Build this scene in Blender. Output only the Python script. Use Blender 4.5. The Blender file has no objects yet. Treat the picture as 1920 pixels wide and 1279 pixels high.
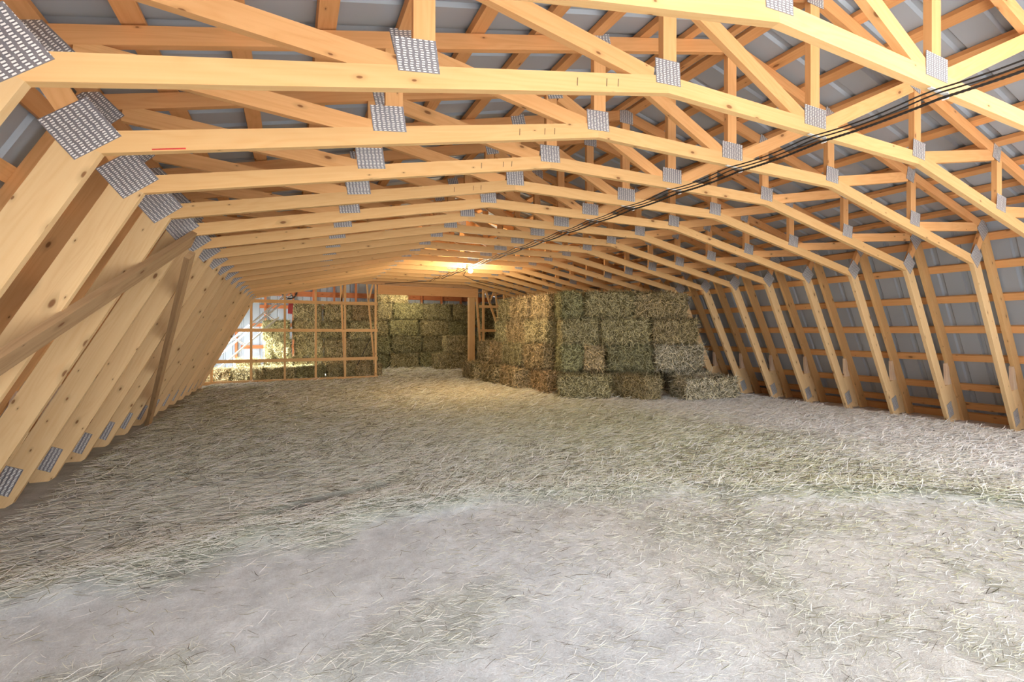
import bpy, math, random
import numpy as np
from mathutils import Vector, Matrix
R = math.radians
random.seed(7); rng = np.random.default_rng(11)
S = bpy.context.scene
COL = S.collection

# ---------------------------------------------------------------- camera, world, light, exposure
CAM_H = 1.185
cd = bpy.data.cameras.new('camera'); cam = bpy.data.objects.new('camera', cd); COL.objects.link(cam)
cam.location = (0, 0, CAM_H); cam.rotation_euler = (R(90), 0, R(-25.15))
cd.sensor_width = 36; cd.lens = 881 / 1920 * 36; cd.shift_y = -16.5 / 1920; cd.clip_start = .02; cd.clip_end = 200
S.camera = cam
S.view_settings.view_transform = 'Standard'; S.view_settings.look = 'None'
S.view_settings.gamma = 1; S.view_settings.use_curve_mapping = False
S.view_settings.exposure = 0.2

w = bpy.data.worlds.new('sky'); S.world = w; w.use_nodes = True
bg = w.node_tree.nodes['Background']; bg.inputs[0].default_value = (.86, .92, 1, 1); bg.inputs[1].default_value = 1.6

def lamp(name, kind, loc, direction, energy, color, **kw):
    l = bpy.data.lights.new(name, kind); l.energy = energy; l.color = color
    for k, v in kw.items(): setattr(l, k, v)
    o = bpy.data.objects.new(name, l); COL.objects.link(o); o.location = loc
    if direction: o.rotation_euler = Vector(direction).to_track_quat('-Z', 'Y').to_euler()
    return o
# low sun that comes in through the opening of the left slope, beyond the partition
lamp('sun', 'SUN', (-8, 14, 8), (.80, .13, -.56), 34, (1, .96, .9), angle=R(1.5))
# added wide sun: even fill along the barn, standing for open-gable daylight
lamp('gable_fill_sun', 'SUN', (2, -8, 2), (.02, 1, -.28), 4.5, (1, .98, .96), angle=R(80))
lamp('daylight_door', 'AREA', (3, -1.1, 1.5), (0, 1, -.3), 8, (.93, .95, 1), shape='RECTANGLE', size=7.5, size_y=2.2)

lamp('daylight_side', 'AREA', (-2.0, 13.8, .7), (1, 0, -.1), 45, (.95, .97, 1), shape='RECTANGLE', size=2.4, size_y=1.2)

# ---------------------------------------------------------------- helpers
class MB:
    def __init__(s): s.v = []; s.f = []; s.uv = []
    def quad(s, pts, uvs):
        n = len(s.v); s.v += [tuple(p) for p in pts]; s.f.append(tuple(range(n, n + len(pts)))); s.uv += [tuple(u) for u in uvs]
    def beam(s, p, q, w, h, up=(0, 0, 1), off=None, cham=0):
        """board from p to q; w sideways, h along 'up'"""
        p = Vector(p); q = Vector(q); d = q - p; L = d.length; d.normalize()
        up = Vector(up); up = (up - d * up.dot(d)).normalized(); sd = d.cross(up)
        o = random.random() * 9 if off is None else off; o2 = random.random() * 3
        c = [(-w/2, -h/2), (w/2, -h/2), (w/2, h/2), (-w/2, h/2)]
        a = [p + sd * x + up * y for x, y in c]; b = [q + sd * x + up * y for x, y in c]
        acc = 0
        for i in range(4):
            j = (i + 1) % 4; wd = (a[j] - a[i]).length
            s.quad([a[j], a[i], b[i], b[j]], [(o, o2 + acc + wd), (o, o2 + acc), (o + L, o2 + acc), (o + L, o2 + acc + wd)])
            acc += wd
        s.quad([a[0], a[1], a[2], a[3]], [(o + x * .12, o2 + y) for x, y in c])
        s.quad([b[3], b[2], b[1], b[0]], [(o + x * .12, o2 + y) for x, y in c])
        return s
    def prism(s, poly, y0, y1, axis):
        """polygon in XZ (list of (x,z)) extruded from y0 to y1, grain along axis"""
        ax = Vector((axis[0], axis[1])).normalized(); nx = Vector((-ax.y, ax.x)); o = random.random() * 9; o2 = random.random() * 3
        area = sum(poly[i][0] * poly[(i+1) % len(poly)][1] - poly[(i+1) % len(poly)][0] * poly[i][1] for i in range(len(poly)))
        if area < 0: poly = poly[::-1]
        U = [(Vector(p).dot(ax) + o, Vector(p).dot(nx) + o2) for p in poly]
        s.quad([(x, y0, z) for x, z in poly], U)
        s.quad([(x, y1, z) for x, z in poly][::-1], [(u, v + 1) for u, v in U[::-1]])
        n = len(poly)
        for i in range(n):
            j = (i + 1) % n; a, b = poly[i], poly[j]
            e = (Vector(b) - Vector(a)); along = abs(e.normalized().dot(ax)) > .5
            if along: uv = [(U[i][0], o2 + 2), (U[i][0], o2 + 2 + (y1 - y0)), (U[j][0], o2 + 2 + (y1 - y0)), (U[j][0], o2 + 2)]
            else: uv = [(o, U[i][1]), (o + (y1 - y0) * .1, U[i][1]), (o + (y1 - y0) * .1, U[j][1]), (o, U[j][1])]
            s.quad([(a[0], y0, a[1]), (a[0], y1, a[1]), (b[0], y1, b[1]), (b[0], y0, b[1])], uv)
        return s
    def tube(s, pts, r, n=8, closed=False):
        pts = [Vector(p) for p in pts]; m = len(pts); rings = []
        for i, p in enumerate(pts):
            if closed: d = pts[(i + 1) % m] - pts[i - 1]
            else: d = pts[min(i + 1, m - 1)] - pts[max(i - 1, 0)]
            d.normalize(); up = Vector((0, 0, 1)) if abs(d.z) < .9 else Vector((1, 0, 0))
            a = d.cross(up).normalized(); b = a.cross(d)
            rr = r[i] if isinstance(r, (list, tuple)) else r
            rings.append([p + (a * math.cos(2*math.pi*k/n) + b * math.sin(2*math.pi*k/n)) * rr for k in range(n)])
        for i in range(m if closed else m - 1):
            A = rings[i]; B = rings[(i + 1) % m]
            for k in range(n):
                l = (k + 1) % n
                s.quad([A[l], A[k], B[k], B[l]], [(0, 0)] * 4)
        if not closed:
            s.quad(rings[0], [(0, 0)] * n); s.quad(rings[-1][::-1], [(0, 0)] * n)
        return s
    def build(s, name, mat, parent=None, smooth=False):
        me = bpy.data.meshes.new(name); me.from_pydata(s.v, [], s.f)
        uvl = me.uv_layers.new(name='UVMap'); uvl.data.foreach_set('uv', np.array(s.uv, dtype=np.float32).ravel())
        me.materials.append(mat)
        if smooth:
            me.polygons.foreach_set('use_smooth', [True] * len(me.polygons))
        o = bpy.data.objects.new(name, me); COL.objects.link(o)
        if parent: o.parent = parent
        return o
def tag(o, label=None, cat=None, group=None, kind=None):
    for k, v in (('label', label), ('category', cat), ('group', group), ('kind', kind)):
        if v: o[k] = v
    return o
def empty(name, loc, rz=0):
    o = bpy.data.objects.new(name, None); COL.objects.link(o); o.location = loc; o.rotation_euler = (0, 0, rz); o.empty_display_size = .1
    return o
def copy_tree(o, parent=None):
    c = o.copy(); COL.objects.link(c); c.parent = parent
    for ch in list(o.children): copy_tree(ch, c)
    return c
ORD = ['nearest', 'second', 'third', 'fourth', 'fifth', 'sixth', 'seventh', 'eighth', 'ninth', 'tenth', 'eleventh', 'twelfth', 'thirteenth', 'fourteenth', 'fifteenth', 'sixteenth', 'seventeenth', 'eighteenth']

# ---------------------------------------------------------------- materials
def nt(name):
    m = bpy.data.materials.new(name); m.use_nodes = True; t = m.node_tree
    return m, t, t.nodes['Principled BSDF']
def N(t, typ, **kw):
    n = t.nodes.new(typ)
    for k, v in kw.items():
        if k == 'inp':
            for a, b in v.items(): n.inputs[a].default_value = b
        else: setattr(n, k, v)
    return n
def math_(t, op, a, b=None, c=None):
    n = N(t, 'ShaderNodeMath', operation=op)
    for i, x in enumerate((a, b, c)):
        if x is None: continue
        if isinstance(x, (int, float)): n.inputs[i].default_value = x
        else: t.links.new(x, n.inputs[i])
    return n.outputs[0]
def mixc(t, fac, a, b, mode='MIX'):
    n = N(t, 'ShaderNodeMix', data_type='RGBA', blend_type=mode)
    for i, x in ((0, fac), (6, a), (7, b)):
        if isinstance(x, (int, float)): n.inputs[i].default_value = x
        elif isinstance(x, tuple): n.inputs[i].default_value = (*x, 1)
        else: t.links.new(x, n.inputs[i])
    return n.outputs[2]
def sstep(t, x, a, b):
    n = N(t, 'ShaderNodeMapRange', interpolation_type='SMOOTHSTEP'); n.inputs[1].default_value = a; n.inputs[2].default_value = b
    t.links.new(x, n.inputs[0]); return n.outputs[0]

def wood(name, light, dark, knot=(.20, .075, .025), knots=.45, rough=.65):
    m, t, b = nt(name)
    uv = N(t, 'ShaderNodeUVMap'); oi = N(t, 'ShaderNodeObjectInfo')
    sp = N(t, 'ShaderNodeSeparateXYZ'); t.links.new(uv.outputs[0], sp.inputs[0])
    u = math_(t, 'ADD', sp.outputs[0], math_(t, 'MULTIPLY', oi.outputs['Random'], 53.7))
    v = math_(t, 'ADD', sp.outputs[1], math_(t, 'MULTIPLY', oi.outputs['Random'], 17.3))
    def vec(su, sv):
        c = N(t, 'ShaderNodeCombineXYZ'); t.links.new(math_(t, 'MULTIPLY', u, su), c.inputs[0]); t.links.new(math_(t, 'MULTIPLY', v, sv), c.inputs[1]); return c.outputs[0]
    n1 = N(t, 'ShaderNodeTexNoise', inp={'Scale': 1, 'Detail': 4, 'Roughness': .6}); t.links.new(vec(1.3, 70), n1.inputs['Vector'])
    n2 = N(t, 'ShaderNodeTexNoise', inp={'Scale': 1, 'Detail': 2, 'Distortion': .6}); t.links.new(vec(.9, 9), n2.inputs['Vector'])
    bands = math_(t, 'PINGPONG', math_(t, 'MULTIPLY', n2.outputs[0], 9), .5)
    g = math_(t, 'ADD', math_(t, 'MULTIPLY', n1.outputs[0], .55), math_(t, 'MULTIPLY', bands, .45))
    c = mixc(t, sstep(t, g, .2, .75), light, dark)
    # knots
    vo = N(t, 'ShaderNodeTexVoronoi', voronoi_dimensions='2D', inp={'Scale': 1, 'Randomness': 1}); t.links.new(vec(4.2, 9.5), vo.inputs['Vector'])
    vs = N(t, 'ShaderNodeSeparateColor'); t.links.new(vo.outputs['Color'], vs.inputs[0])
    gate = math_(t, 'LESS_THAN', vs.outputs[0], knots)
    size = math_(t, 'ADD', math_(t, 'MULTIPLY', math_(t, 'POWER', vs.outputs[1], 2.5), .10), .028)
    k = math_(t, 'MULTIPLY', gate, math_(t, 'SUBTRACT', 1, sstep(t, math_(t, 'DIVIDE', vo.outputs['Distance'], size), .55, 1.15)))
    halo = math_(t, 'MULTIPLY', gate, math_(t, 'SUBTRACT', 1, sstep(t, math_(t, 'DIVIDE', vo.outputs['Distance'], size), .8, 3.2)))
    c = mixc(t, math_(t, 'MULTIPLY', halo, .35), c, tuple(x * .55 for x in dark))
    c = mixc(t, math_(t, 'MULTIPLY', k, .85), c, knot)
    hs = N(t, 'ShaderNodeHueSaturation'); t.links.new(c, hs.inputs['Color'])
    t.links.new(math_(t, 'ADD', .90, math_(t, 'MULTIPLY', oi.outputs['Random'], .18)), hs.inputs['Value'])
    t.links.new(hs.outputs[0], b.inputs['Base Color']); b.inputs['Roughness'].default_value = rough
    b.inputs['Specular IOR Level'].default_value = .25
    bp = N(t, 'ShaderNodeBump', inp={'Strength': .15, 'Distance': .002}); t.links.new(n1.outputs[0], bp.inputs['Height']); t.links.new(bp.outputs[0], b.inputs['Normal'])
    return m
W_CHORD = wood('pale_spruce', (.81, .52, .24), (.75, .44, .185), knots=.25)
W_LEG = wood('pale_leg_spruce', (.82, .58, .31), (.76, .50, .245), knots=.62)
W_ORANGE = wood('orange_spruce', (.78, .41, .175), (.69, .33, .12), knots=.30)
W_WEB = wood('web_spruce', (.85, .48, .21), (.76, .39, .15), knots=.3)
W_OLD = wood('weathered_spruce', (.50, .33, .18), (.36, .22, .11), knots=.3)
W_OLDB = wood('browned_spruce', (.62, .38, .19), (.50, .28, .13), knots=.3)
W_RED = wood('reddish_fir', (.55, .20, .08), (.42, .13, .05), knots=.3)
W_TORN = wood('torn_pale_wood', (.85, .66, .48), (.70, .48, .32), knots=.1)

def plate_mat():
    m, t, b = nt('galvanised_nail_plate')
    uv = N(t, 'ShaderNodeUVMap'); sp = N(t, 'ShaderNodeSeparateXYZ'); t.links.new(uv.outputs[0], sp.inputs[0])
    col = math_(t, 'DIVIDE', sp.outputs[0], .0235)
    ci = math_(t, 'FLOOR', col); cf = math_(t, 'FRACT', col)
    # columns of short punched slots, glints and pit shade painted in, plain steel between
    rowv = math_(t, 'DIVIDE', sp.outputs[1], .0094); ri = math_(t, 'FLOOR', rowv); row = math_(t, 'FRACT', rowv)
    sh = math_(t, 'MULTIPLY', math_(t, 'SUBTRACT', math_(t, 'PINGPONG', ri, 2), 1), .07)
    dx = math_(t, 'ABSOLUTE', math_(t, 'SUBTRACT', math_(t, 'ADD', cf, sh), .5)); dy = math_(t, 'ABSOLUTE', math_(t, 'SUBTRACT', row, .5))
    inx = math_(t, 'LESS_THAN', dx, .27)
    lit = math_(t, 'MULTIPLY', inx, math_(t, 'LESS_THAN', dy, .27))
    pit = math_(t, 'MULTIPLY', inx, math_(t, 'GREATER_THAN', dy, .36))
    nz = N(t, 'ShaderNodeTexNoise', inp={'Scale': 60, 'Detail': 2}); t.links.new(uv.outputs[0], nz.inputs['Vector'])
    base = mixc(t, nz.outputs[0], (.25, .26, .30), (.40, .41, .45))
    c = mixc(t, math_(t, 'MULTIPLY', pit, .45), base, (.10, .10, .12)); c = mixc(t, lit, c, (.93, .93, .93))
    t.links.new(c, b.inputs['Base Color']); b.inputs['Roughness'].default_value = .38
    t.links.new(math_(t, 'MULTIPLY', math_(t, 'SUBTRACT', 1, lit), .55), b.inputs['Metallic'])
    bp = N(t, 'ShaderNodeBump', inp={'Strength': .5, 'Distance': .003}); t.links.new(math_(t, 'SUBTRACT', lit, pit), bp.inputs['Height']); t.links.new(bp.outputs[0], b.inputs['Normal'])
    return m
PLATE = plate_mat()
def metal_sheet():
    m, t, b = nt('steel_siding')
    tc = N(t, 'ShaderNodeTexCoord'); nz = N(t, 'ShaderNodeTexNoise', inp={'Scale': 1.3, 'Detail': 4}); t.links.new(tc.outputs['Object'], nz.inputs['Vector'])
    c = mixc(t, nz.outputs[0], (.34, .40, .48), (.46, .52, .60)); t.links.new(c, b.inputs['Base Color'])
    b.inputs['Metallic'].default_value = .12; b.inputs['Roughness'].default_value = .38
    return m
SHEET = metal_sheet()
def plain(name, col, rough=.5, metal=0, emit=None, es=0, noise=0):
    m, t, b = nt(name); b.inputs['Base Color'].default_value = (*col, 1); b.inputs['Roughness'].default_value = rough; b.inputs['Metallic'].default_value = metal
    if noise:
        tc = N(t, 'ShaderNodeTexCoord'); nz = N(t, 'ShaderNodeTexNoise', inp={'Scale': 25, 'Detail': 3}); t.links.new(tc.outputs['Object'], nz.inputs['Vector'])
        t.links.new(mixc(t, nz.outputs[0], tuple(x * (1 - noise) for x in col), tuple(min(1, x * (1 + noise)) for x in col)), b.inputs['Base Color'])
    if emit: b.inputs['Emission Color'].default_value = (*emit, 1); b.inputs['Emission Strength'].default_value = es
    return m
BLACK = plain('black_cable_sheath', (.025, .023, .022), .45, noise=.2); CLIP = plain('white_plastic_clip', (.85, .85, .85), .4, noise=.05)
STEEL = plain('galvanised_steel', (.55, .56, .58), .35, .6, noise=.2); DARKST = plain('dark_painted_steel', (.05, .05, .055), .4, .3, noise=.3)
REDP = plain('red_painted_steel', (.40, .02, .02), .45, noise=.2); PENCIL = plain('pencil_marking', (.08, .05, .04), .8, noise=.3)
REDMARK = plain('red_crayon', (.75, .08, .06), .8, noise=.4)
BULB = plain('glowing_bulb', (1, 1, 1), .4, emit=(1, .9, .72), es=60)

def attr_mat(name, rough=.85, rnd=.0, bump=0, tint=True):
    m, t, b = nt(name)
    a = N(t, 'ShaderNodeVertexColor', layer_name='Col'); c = a.outputs[0]
    if tint:
        oi = N(t, 'ShaderNodeObjectInfo'); c = mixc(t, 1, c, oi.outputs['Color'], 'MULTIPLY')
    t.links.new(c, b.inputs['Base Color']); b.inputs['Roughness'].default_value = rough; b.inputs['Specular IOR Level'].default_value = .2
    return m
STRAW = attr_mat('hay_stalks', tint=False); HAYB = attr_mat('baled_hay')

# ---------------------------------------------------------------- value noise
_tab = rng.random((256, 256))
def vnoise(x, y):
    x = np.asarray(x, float); y = np.asarray(y, float)
    xi = np.floor(x).astype(int); yi = np.floor(y).astype(int); fx = x - xi; fy = y - yi
    fx = fx * fx * (3 - 2 * fx); fy = fy * fy * (3 - 2 * fy)
    g = lambda a, b: _tab[a % 256, b % 256]
    return (g(xi, yi) * (1 - fx) + g(xi + 1, yi) * fx) * (1 - fy) + (g(xi, yi + 1) * (1 - fx) + g(xi + 1, yi + 1) * fx) * fy
def fbm(x, y, o=4):
    s = 0; a = .5
    for i in range(o): s = s + a * vnoise(x + 17.3 * i, y + 5.1 * i); x = x * 2.03; y = y * 2.03; a *= .5
    return s / (1 - .5 ** o)
def ss(x, a, b):
    t = np.clip((x - a) / (b - a), 0, 1); return t * t * (3 - 2 * t)

# ---------------------------------------------------------------- truss geometry
CX = 2.963; SP = .61; Y1 = 1.871; NT = 18      # trusses at Y1 + (n-1)*SP, n = 0..17
KN = (3.67, 1.92); KB = (1.2, 2.42); FT = 4.68; CH = .089; LG = .14
def offset_line(p, q, d):
    p = Vector(p); q = Vector(q); n = (q - p).normalized(); n = Vector((-n.y, n.x)); return p + n * d, q + n * d
def isect(a, b, c, d):
    a, b, c, d = map(Vector, (a, b, c, d)); r = b - a; s_ = d - c; k = ((c - a).x * s_.y - (c - a).y * s_.x) / (r.x * s_.y - r.y * s_.x); return tuple(a + r * k)
def topz(x): return 3.31 - .245 * abs(x)
OK_ = (3.88, topz(3.88))                       # outer knee, centre line
OF = (5.15, 0.0)                                 # outer foot, centre line
TH = .038
def mir(poly, s): return [(s * x, z) for x, z in poly]
def rect(p, q, w):
    a, b = offset_line(p, q, w/2); c, d = offset_line(p, q, -w/2); return [tuple(a), tuple(b), tuple(d), tuple(c)]

def plate(parent, cx, cz, w, h, ang, y=-TH/2 - .0012):
    """nail plate: thin steel plate on the near face, rotated by ang in the XZ plane"""
    m = MB(); ca, sa = math.cos(ang), math.sin(ang)
    P = lambda u, v: (cx + u * ca - v * sa, cz + u * sa + v * ca)
    c = [P(-w/2, -h/2), P(w/2, -h/2), P(w/2, h/2), P(-w/2, h/2)]; u = [(0, 0), (w, 0), (w, h), (0, h)]
    m.quad([(x, y - .0012, z) for x, z in c], u); m.quad([(x, y + .0012, z) for x, z in c][::-1], u[::-1])
    for i in range(4):
        j = (i + 1) % 4
        m.quad([(c[i][0], y - .0012, c[i][1]), (c[i][0], y + .0012, c[i][1]), (c[j][0], y + .0012, c[j][1]), (c[j][0], y - .0012, c[j][1])], [(.003, .004)] * 4)
    return m.build('nail_plate', PLATE, parent)

def make_truss():
    root = empty('roof_truss', (CX, 0, 0))
    h = TH / 2
    # bottom chord: level middle piece and two sloping ends
    kn_t = offset_line(KN, KB, -CH)              # top line of the right sloping chord
    kn_t = [Vector((KN[0], KN[1])) + Vector((.1986 * CH, .980 * CH)), Vector((KB[0], KB[1])) + Vector((.1986 * CH, .980 * CH))]
    flat_t = [(0, KB[1] + CH), (5, KB[1] + CH)]
    ktop = isect(kn_t[0], kn_t[1], *flat_t)
    leg_in = [Vector(KN), Vector((FT, 0))]; d = (leg_in[1] - leg_in[0]).normalized(); n = Vector((-d.y, d.x))
    if n.x < 0: n = -n
    leg_out = [leg_in[0] + n * LG, leg_in[1] + n * LG]
    kc = isect(kn_t[0], kn_t[1], leg_out[0], leg_out[1])
    MB().prism([(-KB[0], KB[1]), (KB[0], KB[1]), ktop, (-ktop[0], ktop[1])], -h, h, (1, 0)).build('bottom_chord', W_CHORD, root)
    for s in (-1, 1):
        MB().prism(mir([KB, KN, kc, ktop], s), -h, h, (s * -.98, .2)).build('bottom_chord', W_CHORD, root)
        foot_out = (leg_in[1] + n * LG); fo = isect(leg_out[0], leg_out[1], (0, .0), (9, .0)); 
        fo2 = isect(leg_out[0], leg_out[1], (0, .05), (9, .05))
        MB().prism(mir([KN, (FT - .016, .03), (FT + .03, 0), (fo[0] - .03, 0), fo2, kc], s), -h, h, (s * d.x, d.y)).build('inner_leg', W_LEG, root)
        # outer leg
        a = Vector(OK_); b = Vector(OF); dd = (b - a).normalized(); nn = Vector((-dd.y, dd.x)); nn = nn if nn.x > 0 else -nn
        hh = h * .97
        ot = a - dd * .10
        poly = [tuple(a - nn * .07 + dd * .02), tuple(isect(a - nn * .07, b - nn * .07, (0, 0), (9, 0))), tuple(isect(a + nn * .07, b + nn * .07, (0, 0), (9, 0))), tuple(a + nn * .07 - dd * .07)]
        MB().prism(mir(poly, s), -hh, hh, (s * dd.x, dd.y)).build('outer_leg', W_WEB if s < 0 else W_CHORD, root)
        # top chord
        tc_ = [(0, topz(0) - .046), (3.84, topz(3.84) - .046), (3.98, topz(3.98) + .046 - .01), (0, topz(0) + .046)]
        MB().prism(mir(tc_, s), -h, h, (s, -.245)).build('top_chord', W_ORANGE, root)
        # webs
        hw = h * .94
        def web(p, q, w=CH, m=W_WEB): MB().prism(mir(rect(p, q, w), s), -hw, hw, (s * (q[0] - p[0]), q[1] - p[1])).build('web', m, root)
        tb = lambda x: 2.42 + CH if x < 1.2 else 2.42 + CH - .2024 * (x - 1.2)
        web((1.19, tb(1.19) - .03), (1.19, topz(1.19) - .03)); web((2.48, tb(2.48) - .03), (2.48, topz(2.48) - .03))
        web((.10, tb(0) - .01), (1.12, topz(1.12) - .06)); web((1.30, tb(1.3) - .005), (2.38, topz(2.38) - .05)); web((2.58, tb(2.58) - .01), (3.76, topz(3.76) - .06))
        web((3.74, 2.03), (3.87, 2.25))
        # nail plates
        plate(root, s * 3.735, 2.01, .195, .18, R(-s * 39)); plate(root, s * 3.88, topz(3.88) - .05, .19, .18, R(-s * 45))
        plate(root, s * 2.51, 2.285, .17, .13, R(-s * 8)); plate(root, s * 1.205, 2.525, .165, .125, R(-s * 4))
        plate(root, s * 2.43, topz(2.43) - .01, .13, .13, R(-s * 14)); plate(root, s * 1.17, topz(1.17) - .01, .13, .13, R(-s * 14))
        plate(root, s * 4.70, .19, .12, .19, R(s * 24))
        MB().prism(mir([(4.80, .04), (4.97, .04), (4.87, .30), (4.74, .52), (4.58, .50)], s), -h * .9, h * .9, (-.4, 1)).build('foot_block', W_LEG, root)
        MB().prism(mir([(4.73, .42), (4.76, .50), (4.70, .62), (4.665, .80), (4.63, .78), (4.64, .60), (4.66, .45)], s), -h * .8, h * 1.25, (-.2, 1)).build('torn_sliver', W_TORN, root)
    MB().prism(rect((0, 2.42 + CH - .03), (0, topz(0) - .03), CH), -h * .94, h * .94, (0, 1)).build('web', W_WEB, root)
    plate(root, 0, 2.53, .21, .12, 0); plate(root, 0, topz(0) - .02, .16, .13, 0)
    return root
def place(poly_x): pass
T = make_truss()
trusses = []
for n in range(NT):
    o = T if n == 0 else copy_tree(T)
    o.location = (CX, Y1 + (n - 1) * SP, 0)
    where = ORD[n] + (' from the camera' if n else ' one, at the top edge')
    if n == NT - 1: where = 'farthest, touching the partition'
    tag(o, 'pale gambrel roof truss with steel nail plates, ' + where, 'roof truss', 'gambrel trusses along the barn')
    trusses.append(o)
# small marks on the lumber
for n in (1, 2, 3, 4):
    m = MB()
    for x in (1.205, 1.372, 1.44): 
        z = 2.42 - .2024 * (CX - x - 1.2) + .045
        m.beam((x - CX, -TH/2 - .0006, z - .018), (x - CX + .002, -TH/2 - .0006, z + .02), .003, .0012, (0, 1, 0))
    m.build('pencil_mark', PENCIL, trusses[n])
m = MB(); m.beam((-3.50, -TH/2 - .0008, 1.963), (-3.38, -TH/2 - .0008, 1.987), .006, .0014, (0, 1, 0)); m.build('crayon_mark', REDMARK, trusses[2])

# ---------------------------------------------------------------- shell: metal skin, purlins, girts
YA, YB = -1.3, 16.0
def profile_strip(name, p0, p1, y0, y1, outn, mat=SHEET):
    """ribbed steel between lines p0-p1 (x,z), ribs run from p0 to p1"""
    pitch = .232; pr = [(0, 0), (.085, 0), (.10, .019), (.132, .019), (.147, 0)]
    ys = []; y = y0
    while y < y1:
        for a, d in pr:
            if y + a < y1: ys.append((y + a, d))
        y += pitch
    ys.append((y1, 0))
    m = MB(); P0 = Vector((p0[0], 0, p0[1])); P1 = Vector((p1[0], 0, p1[1])); on = Vector((outn[0], 0, outn[1])).normalized()
    for (a, da), (b, db) in zip(ys, ys[1:]):
        A = P0 + on * da; B = P0 + on * db; C = P1 + on * db; D = P1 + on * da
        m.quad([(A.x, a, A.z), (B.x, b, B.z), (C.x, b, C.z), (D.x, a, D.z)], [(a, 0), (b, 0), (b, 1), (a, 1)])
    # outer lap seams: a narrow dark overlap every fourth rib is part of the folded sheet
    o = m.build(name, mat); md = o.modifiers.new('thickness', 'SOLIDIFY'); md.thickness = .0012
    return tag(o, kind='structure')
ZR = .046 / .969 + .038                       # roof skin above the chord centre line
eave = (4.03, topz(4.03) + ZR + .01)
for s, nm in ((-1, 'ceiling_left'), (1, 'ceiling_right')):
    profile_strip(nm, (CX + s * eave[0], eave[1]), (CX + s * .0, topz(0) + ZR + .005), YA, YB, (s * .25, 1))
dn = Vector((OF[0] - OK_[0], OF[1] - OK_[1])).normalized(); nn = Vector((-dn.y, dn.x)); nn = nn if nn.x > 0 else -nn
WO = .07 + .040
def wall_pt(z, off=WO):
    p = Vector(OK_) + nn * off; k = (z - p.y) / dn.y; return (p + dn * k).x
profile_strip('wall_right', (CX + wall_pt(0), 0), (CX + wall_pt(2.43), 2.43), YA, YB, (1, .5))
profile_strip('wall_left', (CX - wall_pt(0), 0), (CX - wall_pt(2.43), 2.43), YA, 12.32, (-1, .5))
profile_strip('wall_left_above_opening', (CX - wall_pt(1.7), 1.7), (CX - wall_pt(2.43), 2.43), 12.32, 15.1, (-1, .5))
profile_strip('wall_left_far', (CX - wall_pt(0), 0), (CX - wall_pt(2.43), 2.43), 15.1, YB, (-1, .5))

PW = .089
offs = [.07, .44, .83, 1.22, 1.62, 2.02, 2.42, 2.81, 3.19, 3.57, 3.90]
for s, side in ((-1, 'left'), (1, 'right')):
    for k, x in enumerate(offs):
        z = topz(x) + .046 / .969 + .019
        o = MB().beam((CX + s * x, YA + .3, z), (CX + s * x, YB - .05, z), PW, .036, (s * .255, 0, 1)).build('roof_purlin', W_ORANGE)
        q = ['topmost, beside the ridge', 'second below the ridge', 'third below the ridge', 'fourth below the ridge', 'fifth below the ridge', 'sixth below the ridge', 'seventh below the ridge', 'eighth below the ridge', 'third above the knee joints', 'second above the knee joints', 'lowest, over the knee joints'][k]
        tag(o, f'orange lumber purlin under the {side} roof slope, {q}', 'purlin', f'purlins under the {side} roof slope')
    for k, z in enumerate([2.25, 1.95, 1.59, 1.22, .86, .475, .215]):
        hgt = .089
        x = wall_pt(z, .07 + .019)
        o = MB().beam((CX + s * x, YA + .3, z), (CX + s * x, YB - .05 if s > 0 else 12.25, z), .036, hgt, (s * dn.x, 0, dn.y)).build('wall_girt', W_WEB if k else W_ORANGE)
        q = ['topmost, just under the knee joints', 'second from the top', 'third from the top', 'fourth from the top', 'third from the bottom', 'second from the bottom', 'lowest'][k]
        tag(o, f'lumber girt running along the {side} steel wall, {q}', 'girt', f'girts on the {side} wall')
    x = wall_pt(.07, .085)
    o = MB().beam((CX + s * x, YA + .3, .065), (CX + s * x, YB - .05 if s > 0 else 12.25, .065), .03, .125, (s * dn.x, 0, dn.y)).build('base_board', W_WEB)
    tag(o, f'wide orange board along the floor behind the {side} truss feet', 'board')

# near gable above the wide opening and the far gable wall
def gable_wall(name, y, thick=.03):
    ys = np.arange(-5.3, 5.3, .232); m = MB()
    zt = lambda x: 3.40 - .2464 * abs(x) if abs(x) < 4.02 else max(0, 2.41 - (abs(x) - 4.02) * 1.85)
    pr = [(0, 0), (.085, 0), (.10, .019), (.132, .019), (.147, 0), (.232, 0)]
    for x in ys:
        for (a, da), (b, db) in zip(pr, pr[1:]):
            A = min(x + a, 5.3); B = min(x + b, 5.3)
            m.quad([(CX + A, y + da, 0), (CX + B, y + db, 0), (CX + B, y + db, zt(B)), (CX + A, y + da, zt(A))], [(0, 0)] * 4)
    return tag(m.build(name, SHEET), kind='structure')
gable_wall('wall_back', 15.85)
for k, (x, m_) in enumerate([(-1.45, 0), (-.70, 0), (.05, 0), (.62, 0), (1.22, 0), (1.87, 0), (2.6, 0), (3.3, 0), (4.0, 0), (4.7, 0), (5.4, 0), (6.1, 0)]):
    zt = min(3.2 - .2564 * abs(x - CX), 2.3 - (abs(x - CX) - 3.9) * 2.1 if abs(x - CX) > 3.85 else 9)
    o = MB().beam((x, 15.76, 0), (x, 15.76, zt), .06, .089, (0, 1, 0)).build('gable_stud', W_RED)
    tag(o, f'reddish stud on the far steel gable wall, {ORD[k].replace("nearest", "first")} from the left', 'stud', 'studs on the far gable wall')
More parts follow.
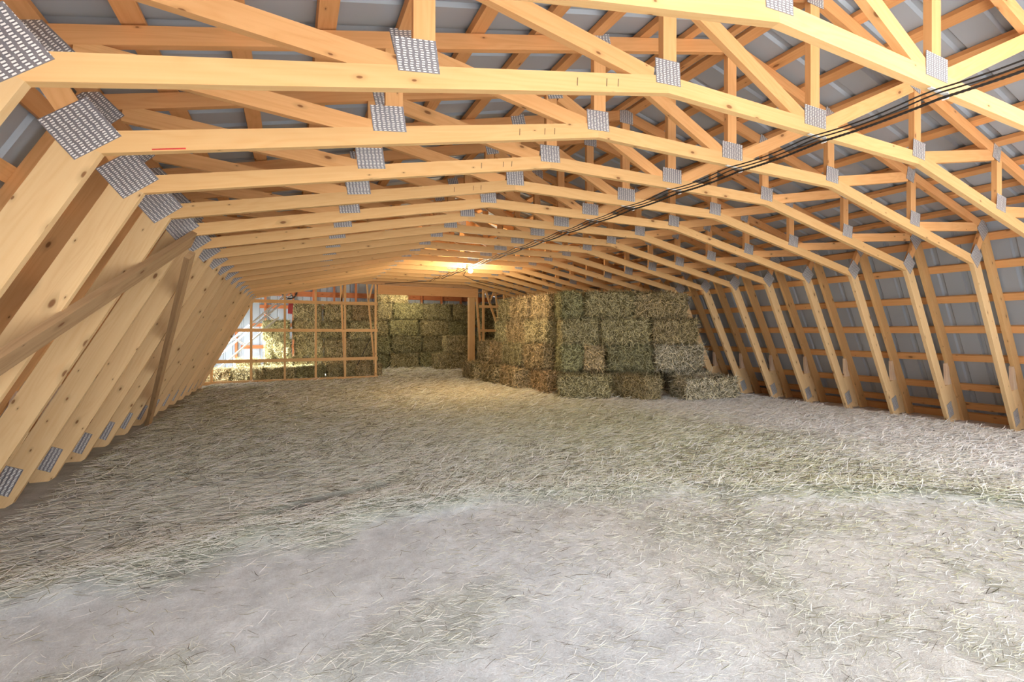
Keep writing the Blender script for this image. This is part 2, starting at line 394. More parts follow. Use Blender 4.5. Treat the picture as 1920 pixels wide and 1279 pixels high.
for k, z in enumerate([.75, 1.40, 1.95, 2.36]):
    o = MB().beam((CX - 4.6 + z * .4 if z < 2.3 else CX - 3.6, 15.82, z), (CX + 3.6, 15.82, z), .05, .10 if k < 3 else .16, (0, 0, 1)).build('gable_rail', W_RED)
    tag(o, 'reddish rail across the far gable wall, ' + ['lowest', 'second lowest', 'second highest', 'highest and widest'][k], 'rail', 'rails on the far gable wall')

# ---------------------------------------------------------------- floor with thin dusty ground and hay cover
EDGE = np.array([(-3, 2.55), (-1.06, 2.59), (-.74, 2.65), (-.47, 2.77), (-.25, 2.88), (.21, 2.8), (.46, 3.01), (.7, 2.98), (1.36, 2.89), (2.11, 2.71), (3.04, 2.15), (3.94, 1.79), (4.3, 1.5), (5.2, 1.0), (9, .4)])
def beyond(x, y):   # distance beyond the edge of the hay
    return y - np.interp(x, EDGE[:, 0], EDGE[:, 1])
def cover(x, y):
    b = beyond(x, y) + (fbm(x * 1.9, y * 1.9) - .5) * .5
    c = ss(b, -.12, .25)
    thin = ss(x, 1.3, -.2) * ss(b, .35, .8) * ss(y, 5.6, 4.2)          # thinner grey zone behind the left ridge
    c = c * (1 - .55 * thin)
    lf = ss(x, -.6, -1.35)
    c = c * (1 - .3 * lf)
    c = c * (.72 + .5 * fbm(x * 1.2 + 9, y * 1.2))
    near = (1 - ss(b, -.4, .1)) * (.04 + .42 * ss(fbm(x * 1.6 + 3, y * 1.6 + 8), .52, .74))
    return np.clip(c + near, 0, 1)
def groove(x, y):
    gy = 3.32 + (x + .286) * .36 + .03 * np.sin(x * 9); return np.exp(-((y - gy) / .045) ** 2) * ss(x, -.5, -.2) * ss(x, .85, .6)
def ground(x, y):
    c = cover(x, y); b = beyond(x, y)
    ridge = np.exp(-((b - .22) / .16) ** 2) * .045 * (.4 + fbm(x * 3, y * 3))
    gy = 3.32 + (x + .286) * .36; g = groove(x, y) * .045
    g2 = np.exp(-((y - gy - .09) / .07) ** 2) * ss(x, -.5, -.1) * ss(x, .9, .5) * .02
    return .004 + c * .014 * fbm(x * 7, y * 7) + c * .02 * fbm(x * 2.3, y * 2.3) + ridge - g + g2 + .006 * fbm(x * 14, y * 14) * (1 - c)
def grid_mesh(name, x0, x1, y0, y1, st, zf, cf, mat):
    xs = np.arange(x0, x1 + st, st); ys = np.arange(y0, y1 + st, st); X, Y = np.meshgrid(xs, ys); Z = zf(X, Y)
    nx, ny = len(xs), len(ys); v = np.stack([X, Y, Z], -1).reshape(-1, 3)
    i = np.arange(nx - 1)[None] + np.arange(ny - 1)[:, None] * nx; f = np.stack([i, i + 1, i + 1 + nx, i + nx], -1).reshape(-1, 4)
    return fast_mesh(name, v, f, cf(X, Y).reshape(-1, 3), mat, True)
def fast_mesh(name, v, f, col, mat, smooth=False):
    me = bpy.data.meshes.new(name); k = f.shape[1]
    me.vertices.add(len(v)); me.vertices.foreach_set('co', v.astype(np.float32).ravel())
    me.loops.add(f.size); me.loops.foreach_set('vertex_index', f.astype(np.int32).ravel())
    me.polygons.add(len(f)); me.polygons.foreach_set('loop_start', np.arange(0, f.size, k, dtype=np.int32))
    if smooth: me.polygons.foreach_set('use_smooth', np.ones(len(f), dtype=bool))
    me.update(calc_edges=True); me.validate()
    a = me.color_attributes.new('Col', 'FLOAT_COLOR', 'POINT'); a.data.foreach_set('color', np.concatenate([col, np.ones((len(col), 1))], 1).astype(np.float32).ravel())
    me.materials.append(mat); o = bpy.data.objects.new(name, me); COL.objects.link(o); return o
def lerp(a, b, t): return np.asarray(a) * (1 - t[..., None]) + np.asarray(b) * t[..., None]
def ground_col(x, y):
    c = cover(x, y); n = fbm(x * 5 + 3, y * 5)[..., None]
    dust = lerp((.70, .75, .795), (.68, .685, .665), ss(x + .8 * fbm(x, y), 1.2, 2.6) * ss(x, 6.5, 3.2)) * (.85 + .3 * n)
    hay = lerp((.38, .415, .33), (.50, .46, .30), ss(y, 5, 9)) * (.5 + 1.0 * n)
    hay = hay * (1 - ss(x, 4.0, 6.0)[..., None] * .0) + 0
    pale = ss(x + 1.6 * (fbm(x * 1.3, y * 1.3 + 4) - .5), 4.3, 5.8)  # right side paler: dusty ground with its daylight painted in
    hay = lerp(hay, (.76, .74, .78), pale)
    brown = ss(x, -1.0, -1.6) * ss(y, 3, 4)
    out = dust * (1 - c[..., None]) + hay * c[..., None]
    out = lerp(out, (.07, .05, .04), np.clip(groove(x, y) * 1.2, 0, 1) * .95)
    return out * (1 - .35 * brown[..., None]) + np.array((.16, .12, .09)) * .35 * brown[..., None]
def floor_material():
    m, t, b = nt('dusty_barn_floor')
    a = N(t, 'ShaderNodeVertexColor', layer_name='Col'); tc = N(t, 'ShaderNodeTexCoord')
    n1 = N(t, 'ShaderNodeTexNoise', inp={'Scale': 130, 'Detail': 4, 'Roughness': .75}); t.links.new(tc.outputs['Object'], n1.inputs['Vector'])
    n2 = N(t, 'ShaderNodeTexNoise', inp={'Scale': 9, 'Detail': 5, 'Roughness': .65}); t.links.new(tc.outputs['Object'], n2.inputs['Vector'])
    g = math_(t, 'ADD', math_(t, 'MULTIPLY', n1.outputs[0], .5), math_(t, 'MULTIPLY', n2.outputs[0], .5))
    k = N(t, 'ShaderNodeMapRange'); t.links.new(g, k.inputs[0]); k.inputs[1].default_value = .3; k.inputs[2].default_value = .7; k.inputs[3].default_value = .66; k.inputs[4].default_value = 1.28
    cc = N(t, 'ShaderNodeCombineColor'); [t.links.new(k.outputs[0], cc.inputs[i]) for i in range(3)]
    t.links.new(mixc(t, 1, a.outputs[0], cc.outputs[0], 'MULTIPLY'), b.inputs['Base Color']); b.inputs['Roughness'].default_value = .9
    bp = N(t, 'ShaderNodeBump', inp={'Strength': .8, 'Distance': .012}); t.links.new(g, bp.inputs['Height']); t.links.new(bp.outputs[0], b.inputs['Normal'])
    return m
FLOORM = floor_material()
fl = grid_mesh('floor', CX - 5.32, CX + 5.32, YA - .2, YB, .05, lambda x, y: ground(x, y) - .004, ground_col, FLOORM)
tag(fl, kind='structure')
m = MB(); m.quad([(-30, -30, -.02), (36, -30, -.02), (36, 45, -.02), (-30, 45, -.02)], [(0, 0)] * 4)  # unseen ground, added pale to bounce daylight into the barn
tag(m.build('ground_outside', plain('bounce_ground', (.45, .43, .40), .9, noise=.2)), kind='structure')

def strands(name, pos, ang, L, wd, tilt, col, curve, zf=None, normal=None):
    """ribbons of two quads: pos (n,3), heading, length, width, lift"""
    n = len(pos); d = np.stack([np.cos(ang), np.sin(ang), np.zeros(n)], -1); sd = np.stack([-np.sin(ang), np.cos(ang), np.zeros(n)], -1)
    V = []
    for k, t in enumerate((-.5, 0, .5)):
        c = pos + d * (L * t)[:, None] + sd * ((curve * L) * (1 - 4 * t * t))[:, None]
        c[:, 2] += tilt * (t + .5) * L + .25 * wd
        ww = wd * (1 if k == 1 else .6)
        V.append(c - sd * ww[:, None] * .5 ); V.append(c + sd * ww[:, None] * .5 + np.array((0, 0, 1.)) * (ww * .35)[:, None])
    V = np.stack(V, 1).reshape(-1, 3); b = np.arange(n)[:, None] * 6
    F = np.concatenate([b + np.array([0, 1, 3, 2]), b + np.array([2, 3, 5, 4])], 0)
    return fast_mesh(name, V, F, np.repeat(col, 6, 0), STRAW)
PAL = np.array([(.90, .92, .84), (.86, .88, .74), (.62, .64, .44), (.50, .52, .34), (.46, .43, .28), (.93, .95, .90), (.24, .24, .15), (.08, .07, .05)])  # darkest tones: dark bits, and small shadows painted among the stalks
def hay_cols(n, x, y, near):
    p = np.array([.14, .14, .12, .13, .12, .07, .14, .14]) if near else np.array([.17, .19, .12, .12, .11, .09, .10, .10]); i = rng.choice(len(PAL), n, p=p / p.sum()); c = PAL[i].copy()
    pale = ss(x + 1.6 * (fbm(x * 1.3, y * 1.3 + 4) - .5), 4.2, 5.8)  # daylight on the right put into the stalk colour as well
    c = lerp(c, (.93, .92, .95), pale * .6)
    grey = ss(y, 7.5, 3.2) * ss(x, 3.4, .9)
    c = np.where((i > 5)[:, None] & (c.mean(1, keepdims=True) < .3), c, lerp(c, (.92, .95, .90), grey * .65))
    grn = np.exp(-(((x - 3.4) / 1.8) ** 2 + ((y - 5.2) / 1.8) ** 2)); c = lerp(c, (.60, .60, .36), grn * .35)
    lamp_pool = np.exp(-(((x - 3.2) / 2.2) ** 2 + ((y - 8.8) / 2.4) ** 2)); c = lerp(c, (.78, .60, .32), lamp_pool * .45)  # yellow pool under the bulb painted into the stalks
    return np.clip(c * (.85 + .5 * rng.random((n, 1))), 0, .97)
def scatter(n_try, x0, x1, y0, y1, dens):
    x = rng.uniform(x0, x1, n_try); y = rng.uniform(y0, y1, n_try); k = rng.random(n_try) < dens(x, y); return x[k], y[k]
FEET = CX + 4.55
def inside(x): return (x > CX - 4.55) & (x < CX + 4.62)
def lay(n_try, x0, x1, y0, y1, dens, Lr, name, label):
    x, y = scatter(n_try, x0, x1, y0, y1, lambda a, b: dens(a, b) * inside(a)); n = len(x)
    dist = np.hypot(x, y); L = rng.uniform(*Lr, n) * (.6 + .8 * rng.random(n)); wd = np.maximum(.0016, dist * .00085) * (.6 + .7 * rng.random(n)) * np.clip(L / .06, .45, 1)
    base = -.18 + (rng.random(n) - .5) * 2.6 * (.55 + .45 * (fbm(x, y) > .5))
    ang = np.where(rng.random(n) < .75, base, rng.random(n) * 6.28)
    z = ground(x, y) + rng.random(n) ** 1.5 * .028 * cover(x, y)
    o = strands(name, np.stack([x, y, z], -1), ang, L, wd, (rng.random(n) ** 3) * .35 * rng.choice([-1, 1], n), hay_cols(n, x, y, name == 'hay_litter'), rng.normal(0, .07, n))
    return tag(o, label, 'hay', kind='stuff')
lay(300000, -1.7, 7.6, .9, 6.2, lambda x, y: ss(beyond(x, y), -.5, .3) * cover(x, y) ** 1.2 * (1 - .99 * np.clip(groove(x, y) * 1.6, 0, 1)) * np.where(beyond(x, y) < .5, 1, .8), (.05, .16), 'loose_hay', 'loose hay stalks spread over the near half of the barn floor')
lay(110000, -1.7, 7.6, 6.2, 12.3, lambda x, y: cover(x, y), (.07, .22), 'loose_hay', 'loose hay carpet on the floor toward the lamp and the bale stack')
lay(20000, -2, 7, 12.3, 15.6, lambda x, y: .8 + 0 * x, (.1, .26), 'loose_hay', 'loose hay on the floor beyond the partition')
lay(90000, -1.5, 5.5, .5, 3.2, lambda x, y: (beyond(x, y) < .15) * (.12 + .38 * ss(x, .2, 1.6) + .65 * ss(fbm(x * 1.6 + 3, y * 1.6 + 8), .48, .72) ** 1.5), (.012, .06), 'hay_litter', 'scattered short hay litter on the bare grey ground in front')

# ---------------------------------------------------------------- hay bales
def bale_mesh(seed, L=.93, W=.46, H=.46, n=8000, tone=0):
    r = np.random.default_rng(seed)
    # body: subdivided box with rounded, lumpy faces
    V = []; F = []; C = []; 
    def lump(p, nrm):
        a = fbm(p[..., 0] * 9 + seed * 3 + p[..., 2] * 5, p[..., 1] * 9 + p[..., 2] * 7, 3) - .5
        # flakes: shallow grooves across the length
        g = np.abs(((p[..., 0] + .03 * np.sin(p[..., 2] * 9)) / .105 + seed * .37) % 1 - .5); gr = np.where(g < .06, -.012, 0)
        return a * .12 + gr
    h = np.array((L, W, H)) / 2; nseg = (28, 14, 14); base = 0
    for ax in range(3):
        for sg in (-1, 1):
            a, b = (ax + 1) % 3, (ax + 2) % 3; na, nb = nseg[a], nseg[b]
            A, B = np.meshgrid(np.linspace(-1, 1, na + 1), np.linspace(-1, 1, nb + 1), indexing='ij')
            P = np.zeros(A.shape + (3,)); P[..., ax] = sg; P[..., a] = A; P[..., b] = B
            Q = P * h; rad = .045; inner = np.clip(Q, -(h - rad), h - rad); dlt = Q - inner; ln = np.linalg.norm(dlt, axis=-1, keepdims=True); nr = dlt / np.maximum(ln, 1e-6)
            Q = inner + nr * rad; Q = Q + nr * lump(Q, nr)[..., None]
            i = (np.arange(na)[:, None] * (nb + 1) + np.arange(nb)[None]) + base
            f = np.stack([i, i + nb + 1, i + nb + 2, i + 1], -1).reshape(-1, 4)
            if sg < 0: f = f[:, ::-1]
            V.append(Q.reshape(-1, 3)); F.append(f); base += (na + 1) * (nb + 1)
            sh = .02 + .24 * fbm(Q[..., 0] * 14 + seed, Q[..., 1] * 14 + Q[..., 2] * 14, 3)
            C.append((sh[..., None] * np.array((1, .88, .5))).reshape(-1, 3))
    # stalks lying on and sticking out of every face
    per = []; tot = L * W * 2 + L * H * 2 + W * H * 2
    for ax in range(3):
        for sg in (-1, 1):
            a, b = (ax + 1) % 3, (ax + 2) % 3; k = int(n * (2 * h[a] * 2 * h[b]) / tot)
            ua = r.uniform(-1, 1, k) * h[a]; ub = r.uniform(-1, 1, k) * h[b]; P = np.zeros((k, 3)); P[:, ax] = sg * h[ax]; P[:, a] = ua; P[:, b] = ub
            nv = np.zeros((k, 3)); nv[:, ax] = sg
            inner = np.clip(P, -(h - .045), h - .045); dl = P - inner; nr = dl / np.maximum(np.linalg.norm(dl, axis=-1, keepdims=True), 1e-6); P = inner + nr * .045; P = P + nr * (lump(P, nr)[:, None] + .003)
            th = r.uniform(0, 6.28, k); d = np.zeros((k, 3)); d[:, a] = np.cos(th); d[:, b] = np.sin(th)
            d = d + nr * (r.random((k, 1)) ** 2.5 * .9 - .05); d /= np.linalg.norm(d, axis=-1, keepdims=True)
            ln = r.uniform(.03, .11, k) * (1 + .8 * (r.random(k) < .12)); wd = r.uniform(.003, .0078, k); sd = np.cross(d, nr + .001); sd /= np.maximum(np.linalg.norm(sd, axis=-1, keepdims=True), 1e-6)
            bend = r.normal(0, .14, k)
            pts = []
            for t in (0, .5, 1):
                c = P + d * (ln * t)[:, None] + sd * (bend * ln * t * (1 - t) * 2)[:, None] + nr * .004 - nr * (ln * t * t * .25)[:, None] * (r.random((k, 1)) * .6)
                ww = wd * (1 if t < 1 else .4); pts += [c - sd * ww[:, None] / 2, c + sd * ww[:, None] / 2]
            v = np.stack(pts, 1).reshape(-1, 3); q = np.arange(k)[:, None] * 6 + base
            V.append(v); F.append(np.concatenate([q + np.array([0, 1, 3, 2]), q + np.array([2, 3, 5, 4])], 0)); base += k * 6
            br = (.13 + 1.0 * r.random(k) ** 1.5)[:, None]; tint = np.where(r.random((k, 1)) < .5, np.array([[1, .92, .62]]), np.array([[1, .97, .80]]))
            C.append(np.repeat(br * tint, 6, 0))
    return np.concatenate(V), np.concatenate(F), np.concatenate(C)
protos = []
for sd_ in range(5):
    v, f, c = bale_mesh(sd_ + 1)
    o = fast_mesh('hay_bale', v, f, c, HAYB, False); protos.append(o.data); COL.objects.unlink(o); bpy.data.objects.remove(o)
TONES = {'olive': (.82, .76, .55), 'green': (.70, .70, .48), 'tan': (1.0, .82, .60), 'orange': (1.02, .76, .54), 'pale': (1.1, 1.05, 1.0), 'brown': (.86, .74, .54), 'straw': (1.1, 1.0, .74), 'darkolive': (.60, .58, .42)}
nb = [0]
def bale(x, y, z, rz, tone, label, group, dims=(.93, .46, .46), j=.04, tilt=0):
    """x, y, z = centre of the underside"""
    o = bpy.data.objects.new('hay_bale', protos[nb[0] % len(protos)]); nb[0] += 1; COL.objects.link(o)
    o.location = (x + random.uniform(-j, j), y + random.uniform(-j, j), z + dims[2] / 2); o.rotation_euler = (random.uniform(-.01, .01), tilt, rz + random.uniform(-.06, .06) + (math.pi if nb[0] % 2 else 0))
    o.scale = (dims[0] / 1.0, dims[1] / .505, dims[2] / .505)
    t = TONES[tone]; k = random.uniform(.9, 1.1); o.color = (min(t[0] * k, 1.1), min(t[1] * k, 1.1), min(t[2] * k, 1.1), 1)
    return tag(o, label, 'hay bale', group)
# -- big stack, front face: courses of .48 from the corner (4.34,7.2), turned a little towards the camera
H = .48; a = R(-20.5); ux, uy = math.cos(a), math.sin(a); vx, vy = -math.sin(a), math.cos(a)
rowname = ['bottom course', 'second course up', 'third course up', 'top course']
fronttone = [['tan', 'olive', 'brown', 'pale'], ['green', 'tan', 'darkolive', 'pale'], ['olive', 'olive', 'brown', 'tan'], ['green', 'olive', 'brown', 'brown']]
for r_ in range(4):
    lens = [[.93, .93, .93, .45], [.46, .42, .95, 1.05], [.72, .92, .90, .0], [.42, .93, 1.05, 0]][r_]
    s0 = [.12, .0, .0, .0][r_]
    if r_ == 1: lens = [.44, .40, .88, .95]
    if r_ == 0: lens = [.9, .9, .9, .0]
    names = ['first from the left corner', 'second from the left corner', 'third from the left corner', 'rightmost by the truss legs']
    p = s0
    for c_, L in enumerate(lens):
        if not L: continue
        bk = .24 + (.52 if r_ == 0 else 0); cx = 4.34 + ux * (p + L / 2) + vx * bk; cy = 7.2 + uy * (p + L / 2) + vy * bk
        if L < .6: bale(cx + vx * .24, cy + vy * .24, r_ * H, a + R(90), fronttone[r_][c_], f'end-on bale, front face of the big stack, {rowname[r_]}, {names[c_]}', 'bales of the big stack', (.94, L, H))
        else: bale(cx, cy, r_ * H, a, fronttone[r_][c_], f'bale, front face of the big stack, {rowname[r_]}, {names[c_]}', 'bales of the big stack', (L + .01, .48, H))
        p += L
# -- big stack, left face
lefttone = [['tan', 'brown', 'olive', 'brown', 'brown'], ['tan', 'olive', 'tan', 'brown', 'olive'], ['straw', 'tan', 'straw', 'olive'], ['tan', 'tan', 'olive']]
for r_ in range(1, 4):
    y = 7.74; k = 0; xs = [4.52, 4.52, 4.57, 4.57][r_]
    yend = [11.3, 11.15, 10.2, 9.95][r_]
    while y + .5 < yend and k < 5:
        L = min(.92, yend - y)
        if r_ == 3 and k == 0 : L = .72
        nm = ['nearest the corner', 'second from the corner', 'third from the corner', 'fourth from the corner', 'farthest, by the partition post'][k]
        if not (r_ > 0 and k == 0 and False):
            bale(xs, y + L / 2, r_ * H, R(90), lefttone[r_][min(k, len(lefttone[r_]) - 1)], f'bale, left face of the big stack, {rowname[r_]}, {nm}', 'bales of the big stack', (L, .46, H))
        y += L; k += 1
# -- ragged low row along the left foot of the stack and the front row
for k, (x, y, rz, tn, nm) in enumerate([(4.50, 8.02, 80, 'orange', 'behind the leftmost front bale'), (4.30, 8.96, 84, 'tan', 'midway along the left side'), (4.18, 9.92, 88, 'brown', 'a bit before the partition post'), (4.10, 10.88, 92, 'brown', 'next to the foot of the partition post')]):
    bale(x + .05, y, 0, R(rz), tn, 'low bale at the stack\'s left foot, ' + nm, 'low bales along the stack', (.95, .46, .45))
bale(4.72, 7.07, 0, R(-34), 'olive', 'leftmost of the three front bales lying on the floor before the stack', 'front row bales', (.93, .46, .43))
bale(5.474, 6.50, 0, R(100), 'brown', 'middle of the three front bales lying on the floor before the stack', 'front row bales', (.84, .46, .44))
bale(6.50, 5.99, 0, R(-8), 'pale', 'rightmost and palest of the three front bales, near the truss feet', 'front row bales', (1.10, .46, .43))
bale(6.72, 6.50, 0, R(-14), 'pale', 'pale hay bale between the rightmost front bale and the stack', 'front row bales', (.80, .40, .47))
# -- bales beyond the partition
for r_ in range(4):
    for c_ in range(4):
        x = 2.30 + c_ * .98 + (r_ % 2) * .12
        bale(x, 15.35, r_ * .53, 0, ['green', 'olive', 'green', 'darkolive', 'olive'][(c_ + 2 * r_) % 5], f'green bale in the far back wall of bales, {rowname[r_]}, {["first", "second", "third", "fourth"][c_]} from the left', 'far back wall of bales', (.98, .48, .53), j=.03)
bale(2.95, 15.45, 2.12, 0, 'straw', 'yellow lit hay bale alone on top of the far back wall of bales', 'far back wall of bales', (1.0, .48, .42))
bale(4.58, 14.3, 0, R(2), 'straw', 'bale on the floor right in the opening, forward of the back bales', 'far forward bales', (1.12, .60, .52))
bale(4.76, 14.34, .52, R(-3), 'straw', 'straw-faced bale on top of the forward bale in the opening', 'far forward bales', (.82, .58, .54))
for r_ in range(4):
    bale(6.1, 14.6, r_ * .53, 0, 'darkolive', f'dark hay bale seen right of the partition post, {rowname[r_]}', 'bales right of the post', (.98, .48, .53))
pn = ['first', 'second', 'third']
for r_ in range(4):
    for c_ in range(3):
        if r_ == 3 and c_ == 2: pass
        bale(.38 + c_ * .74 + .05 * (r_ % 2), 14.2, r_ * .5, 0, ['straw', 'tan', 'brown', 'olive'][0 if c_ == 0 else (c_ + r_) % 4], f'bale in the tall pile behind the partition, {rowname[r_]}, {pn[c_]} from the left', 'tall pile behind the partition', (.74, .48, .5), j=.03)  # leftmost column paler: sunlight put into its tone
for r_ in range(3):
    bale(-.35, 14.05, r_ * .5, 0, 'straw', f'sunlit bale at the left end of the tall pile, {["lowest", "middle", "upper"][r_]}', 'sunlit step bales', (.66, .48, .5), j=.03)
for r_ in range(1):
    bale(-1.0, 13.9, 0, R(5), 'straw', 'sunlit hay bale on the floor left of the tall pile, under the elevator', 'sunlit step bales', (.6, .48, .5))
for c_ in range(6):
    bale(-1.58 + c_ * .68, 12.72, 0, 0, ['brown', 'olive', 'olive', 'green', 'olive', 'brown'][c_], f'flat hay bale right behind the partition bottom plate, {["first", "second", "third", "fourth", "fifth", "sixth"][c_]} from the left', 'low row behind the partition', (.69, .46, .36))

# ---------------------------------------------------------------- partition, header, posts
PY = 12.24
pr = empty('stud_partition', (.2, PY, 0))
def stud(px, z0, z1, parent, w=.045, nm='stud', mat=W_CHORD): return MB().beam((px - parent.location.x, 0, z0), (px - parent.location.x, 0, z1), w, .085, (0, 1, 0)).build(nm, mat, parent)
for x, zt in ((-1.60, .80), (-.83, 2.16), (-.14, 2.16), (.53, 2.38), (1.20, 2.45), (1.93, 2.41)): stud(x, .05, zt, pr)
for z, x0 in ((.53, -1.78), (1.23, -1.42), (1.90, -1.08)):
    MB().beam((x0 - .2, -.05, z), (1.97 - .2, -.05, z), .038, .075).build('rail', W_CHORD, pr)
MB().beam((-1.05 - .2, -.0, 2.18), (-.1 - .2, 0, 2.18), .085, .038).build('top_plate', W_CHORD, pr)
MB().beam((-2.0 - .2, 0, .045), (1.99 - .2, 0, .045), .10, .085).build('bottom_plate', W_CHORD, pr)
tag(pr, 'open stud and rail wood partition grid across the left far end', 'partition')
p2 = empty('stud_partition', (5.6, PY, 0))
for x in (4.86, 5.5, 6.2): stud(x, .0, 2.38, p2)
for z in (1.23, 1.90): MB().beam((4.72 - 5.6, -.05, z), (6.4 - 5.6, -.05, z), .038, .075).build('rail', W_CHORD, p2)
tag(p2, 'short wood partition between the post and the big bale stack', 'partition')
o = MB().beam((4.50, PY - .01, 0), (4.50, PY - .01, 2.14), .17, .13, (0, 1, 0)).build('support_post', W_CHORD); tag(o, 'thick square wood post carrying the right end of the header beam', 'post')
o = MB().beam((1.97, PY - .10, 2.26), (4.66, PY - .10, 2.26), .045, .24).build('header_beam', W_WEB); tag(o, 'lower wide header board over the opening in the partition', 'beam')
o = MB().beam((1.2, PY - .15, 2.50), (4.85, PY - .15, 2.50), .045, .236).build('header_beam', W_OLDB); tag(o, 'upper brown header board right under the farthest truss', 'beam')
# slender braces of the rear wing, drawn against the back of the partition studs
def brace(parent, p, q, w=.045):
    x0 = parent.location.x; MB().beam((p[0] - x0, .062, p[1]), (q[0] - x0, .062, q[1]), w, .036, (0, 1, 0)).build('diagonal_brace', W_CHORD, parent)
for p, q, w_ in (((1.10, 2.45), (1.20, .1), .04), ((1.20, 2.45), (1.11, 1.9), .04), ((1.72, 2.45), (1.91, .4), .04), ((1.88, 2.45), (1.77, 2.0), .04)): brace(pr, p, q, w_)
for p, q, w_ in (((4.92, 2.45), (5.45, 1.0), .055), ((5.26, 2.45), (5.08, 2.05), .045), ((5.24, 2.45), (5.42, .9), .045), ((4.66, 2.40), (4.84, .30), .055), ((5.5, 2.45), (5.72, 2.05), .045)): brace(p2, p, q, w_)
tag(MB().tube([(1.90, 12.33, 1.2), (1.50, 12.34, .365)], .009).build('steel_rod', BLACK), 'thin black rod leaning behind the last stud of the partition', 'rod')

# ---------------------------------------------------------------- prop and brace on the left
o = MB().beam((-1.415, 1.85, .54), (-.695, 4.33, 1.905), .038, .13, (.526, 0, 1)).build('diagonal_brace', W_OLD)
tag(o, 'weathered brown board nailed diagonally across the left truss legs', 'brace')
o = MB().beam((-1.64, 7.32, 0), (-.72, 4.40, 1.79), .04, .085, (.526, 0, 1)).build('prop_board', W_OLD)
tag(o, 'weathered brown prop standing on the floor and leaning against the left truss legs', 'prop')

# ---------------------------------------------------------------- cables and clips
XC = CX + .055
def cable(name, dx, dz, r, label, y0=-.6, y1=11.0, rib=False):
    pts = []; 
    n0 = int((y1 - y0) / (.0122 if rib else .0762))
    for i in range(n0 + 1):
        y = y0 + (y1 - y0) * i / n0; ph = ((y - Y1) / SP) % 1; sag = -.02 * math.sin(math.pi * ph) * (1 if not rib else .55)
        pts.append((XC + dx + .004 * math.sin(y * 2.1 + dx * 90), y, 2.405 + dz + sag))
    rr = [r * (1 + (.12 if i % 2 else -.12)) for i in range(len(pts))] if rib else r
    return tag(MB().tube(pts, rr, 8).build(name, BLACK, smooth=not rib), label, 'cable', 'cables under the trusses')
cable('electric_cable', -.095, 0, .0045, 'upper thin black cable clipped under the trusses, leftmost of the three')
cable('electric_cable', -.040, -.002, .0045, 'middle thin black cable clipped under the trusses')
cable('corrugated_conduit', .030, -.008, .0075, 'thick corrugated black conduit, lowest of the three cables under the trusses', y1=10.2, rib=True)
cl = empty('cable_clip', (XC, 0, 2.42))
m = MB(); pts = [(.026 + .017 * math.cos(t), -.019, -.02 + .017 * math.sin(t)) for t in np.linspace(-1.9, 2.4, 12)]
m2 = MB()
for a_, b_ in zip(pts, pts[1:]): m2.beam(a_, b_, .022, .004, (b_[2] - a_[2], 0, -(b_[0] - a_[0])))
m2.build('clip_hook', CLIP, cl)
MB().beam((-.11, -.012, -.0035), (.050, -.012, -.0035), .016, .005).build('clip_strap', CLIP, cl)
for n in range(0, 15):
    o = cl if n == 0 else copy_tree(cl); o.location = (XC, Y1 + (n - 1) * SP, 2.42 - .0)
    tag(o, f'white plastic cable clip under the {ORD[n] if n else "nearest"} truss from the camera', 'clip', 'cable clips under the trusses')
pts = [(XC - .03, 8.3, 2.40), (XC + .3, 9.5, 2.395), (XC + 1.0, 10.55, 2.40), (XC + 2.0, 10.72, 2.28), (XC + 3.0, 10.8, 2.02)]
o = MB().tube(pts, .006).build('electric_cable', BLACK); tag(o, 'thin black branch cable bending right under the far trusses', 'cable')
pts = [(XC - .03, 10.9, 2.40), (XC - .5, 11.5, 2.40), (XC - .9, 12.0, 2.40)]
o = MB().tube(pts, .006).build('electric_cable', BLACK); tag(o, 'thin black branch cable bending left toward the header', 'cable')

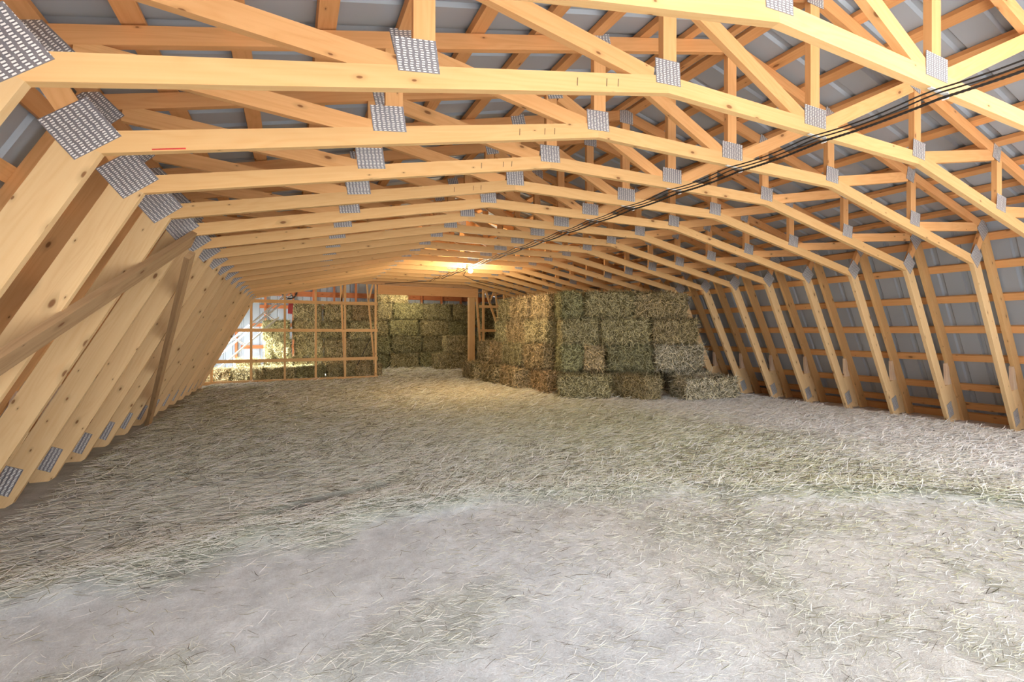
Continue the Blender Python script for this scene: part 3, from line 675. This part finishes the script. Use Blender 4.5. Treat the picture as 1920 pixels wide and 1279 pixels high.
# ---------------------------------------------------------------- bulbs
def bulb(x, y, z, energy, label, r=.045):
    root = empty('ceiling_bulb', (x, y, z))
    m = MB(); m.tube([(0, 0, -.005), (0, 0, -.03), (0, 0, -.045)], [.045, .04, .028], 16).build('socket', CLIP, root, True)
    me = MB(); prof = [(-.045, .018), (-.065, .03), (-.09, r), (-.115, r * .9), (-.135, r * .5), (-.142, .004)]
    me.tube([(0, 0, p[0]) for p in prof], [p[1] for p in prof], 16).build('bulb', BULB, root, True)
    tag(root, label, 'light bulb')
    l = lamp('bulb_light', 'POINT', (x, y, z - .30), None, energy, (1, .80, .52), shadow_soft_size=.06); l.parent = None
    return root
bulb(CX + .04, 8.21, 2.42, 90, 'glowing bare bulb under the trusses on the cable run')
bulb(3.2, 14.3, 2.62, 42, 'bare bulb in the wing beyond the header, out of sight behind it')

# ---------------------------------------------------------------- hay elevator behind the partition
el = empty('hay_elevator', (-1.9, 13.1, 0))
E0 = Vector((-2.05, 13.1, .28)); E1 = Vector((-.05, 13.1, 2.20)); dE = (E1 - E0).normalized(); nE = Vector((-dE.z, 0, dE.x)); LE = (E1 - E0).length
def er(s0, s1, yo, no, r, nm, mat): 
    a_ = E0 + dE * s0 * LE + nE * no - el.location; b_ = E0 + dE * s1 * LE + nE * no - el.location; a_.y = b_.y = yo
    return MB().tube([a_, b_], r, 8).build(nm, mat, el, True)
for yo in (-.2, .2):
    for no in (0, -.09, -.30): er(0, 1 if no > -.2 else .78, yo, no, .013, 'side_rail', STEEL)
for i in range(9):
    s_ = .04 + i * .115; c = E0 + dE * s_ * LE - el.location
    MB().tube([(c.x, -.2, c.z), (c.x, .2, c.z)], .011).build('cross_bar', STEEL, el, True)
for s_ in (.08, .40, .72):
    for yo in (-.2, .2):
        c = E0 + dE * s_ * LE - el.location; d2 = c - nE * .30 + dE * .05
        MB().tube([(c.x, yo, c.z), (d2.x, yo, d2.z)], .013).build('strut', STEEL, el, True)
wc = E1 - el.location
pts = [(wc.x + .17 * math.cos(t), 0, wc.z + .17 * math.sin(t)) for t in np.linspace(0, 2 * math.pi, 28, endpoint=False)]
wh = MB().tube(pts, .022, 8, closed=True).build('drive_wheel', DARKST, el, True)
m = MB()
for t in range(4): m.tube([(wc.x, 0, wc.z), (wc.x + .17 * math.cos(t * 1.57 + .6), 0, wc.z + .17 * math.sin(t * 1.57 + .6))], .012)
m.build('spoke', DARKST, wh)
MB().beam((wc.x + .02, 0, wc.z - .55), (wc.x + .04, 0, wc.z - .28), .11, .12, (0, 1, 0)).build('motor_housing', REDP, el)
tag(el, 'steel hay elevator rising right behind the partition, black wheel at its top', 'hay elevator')
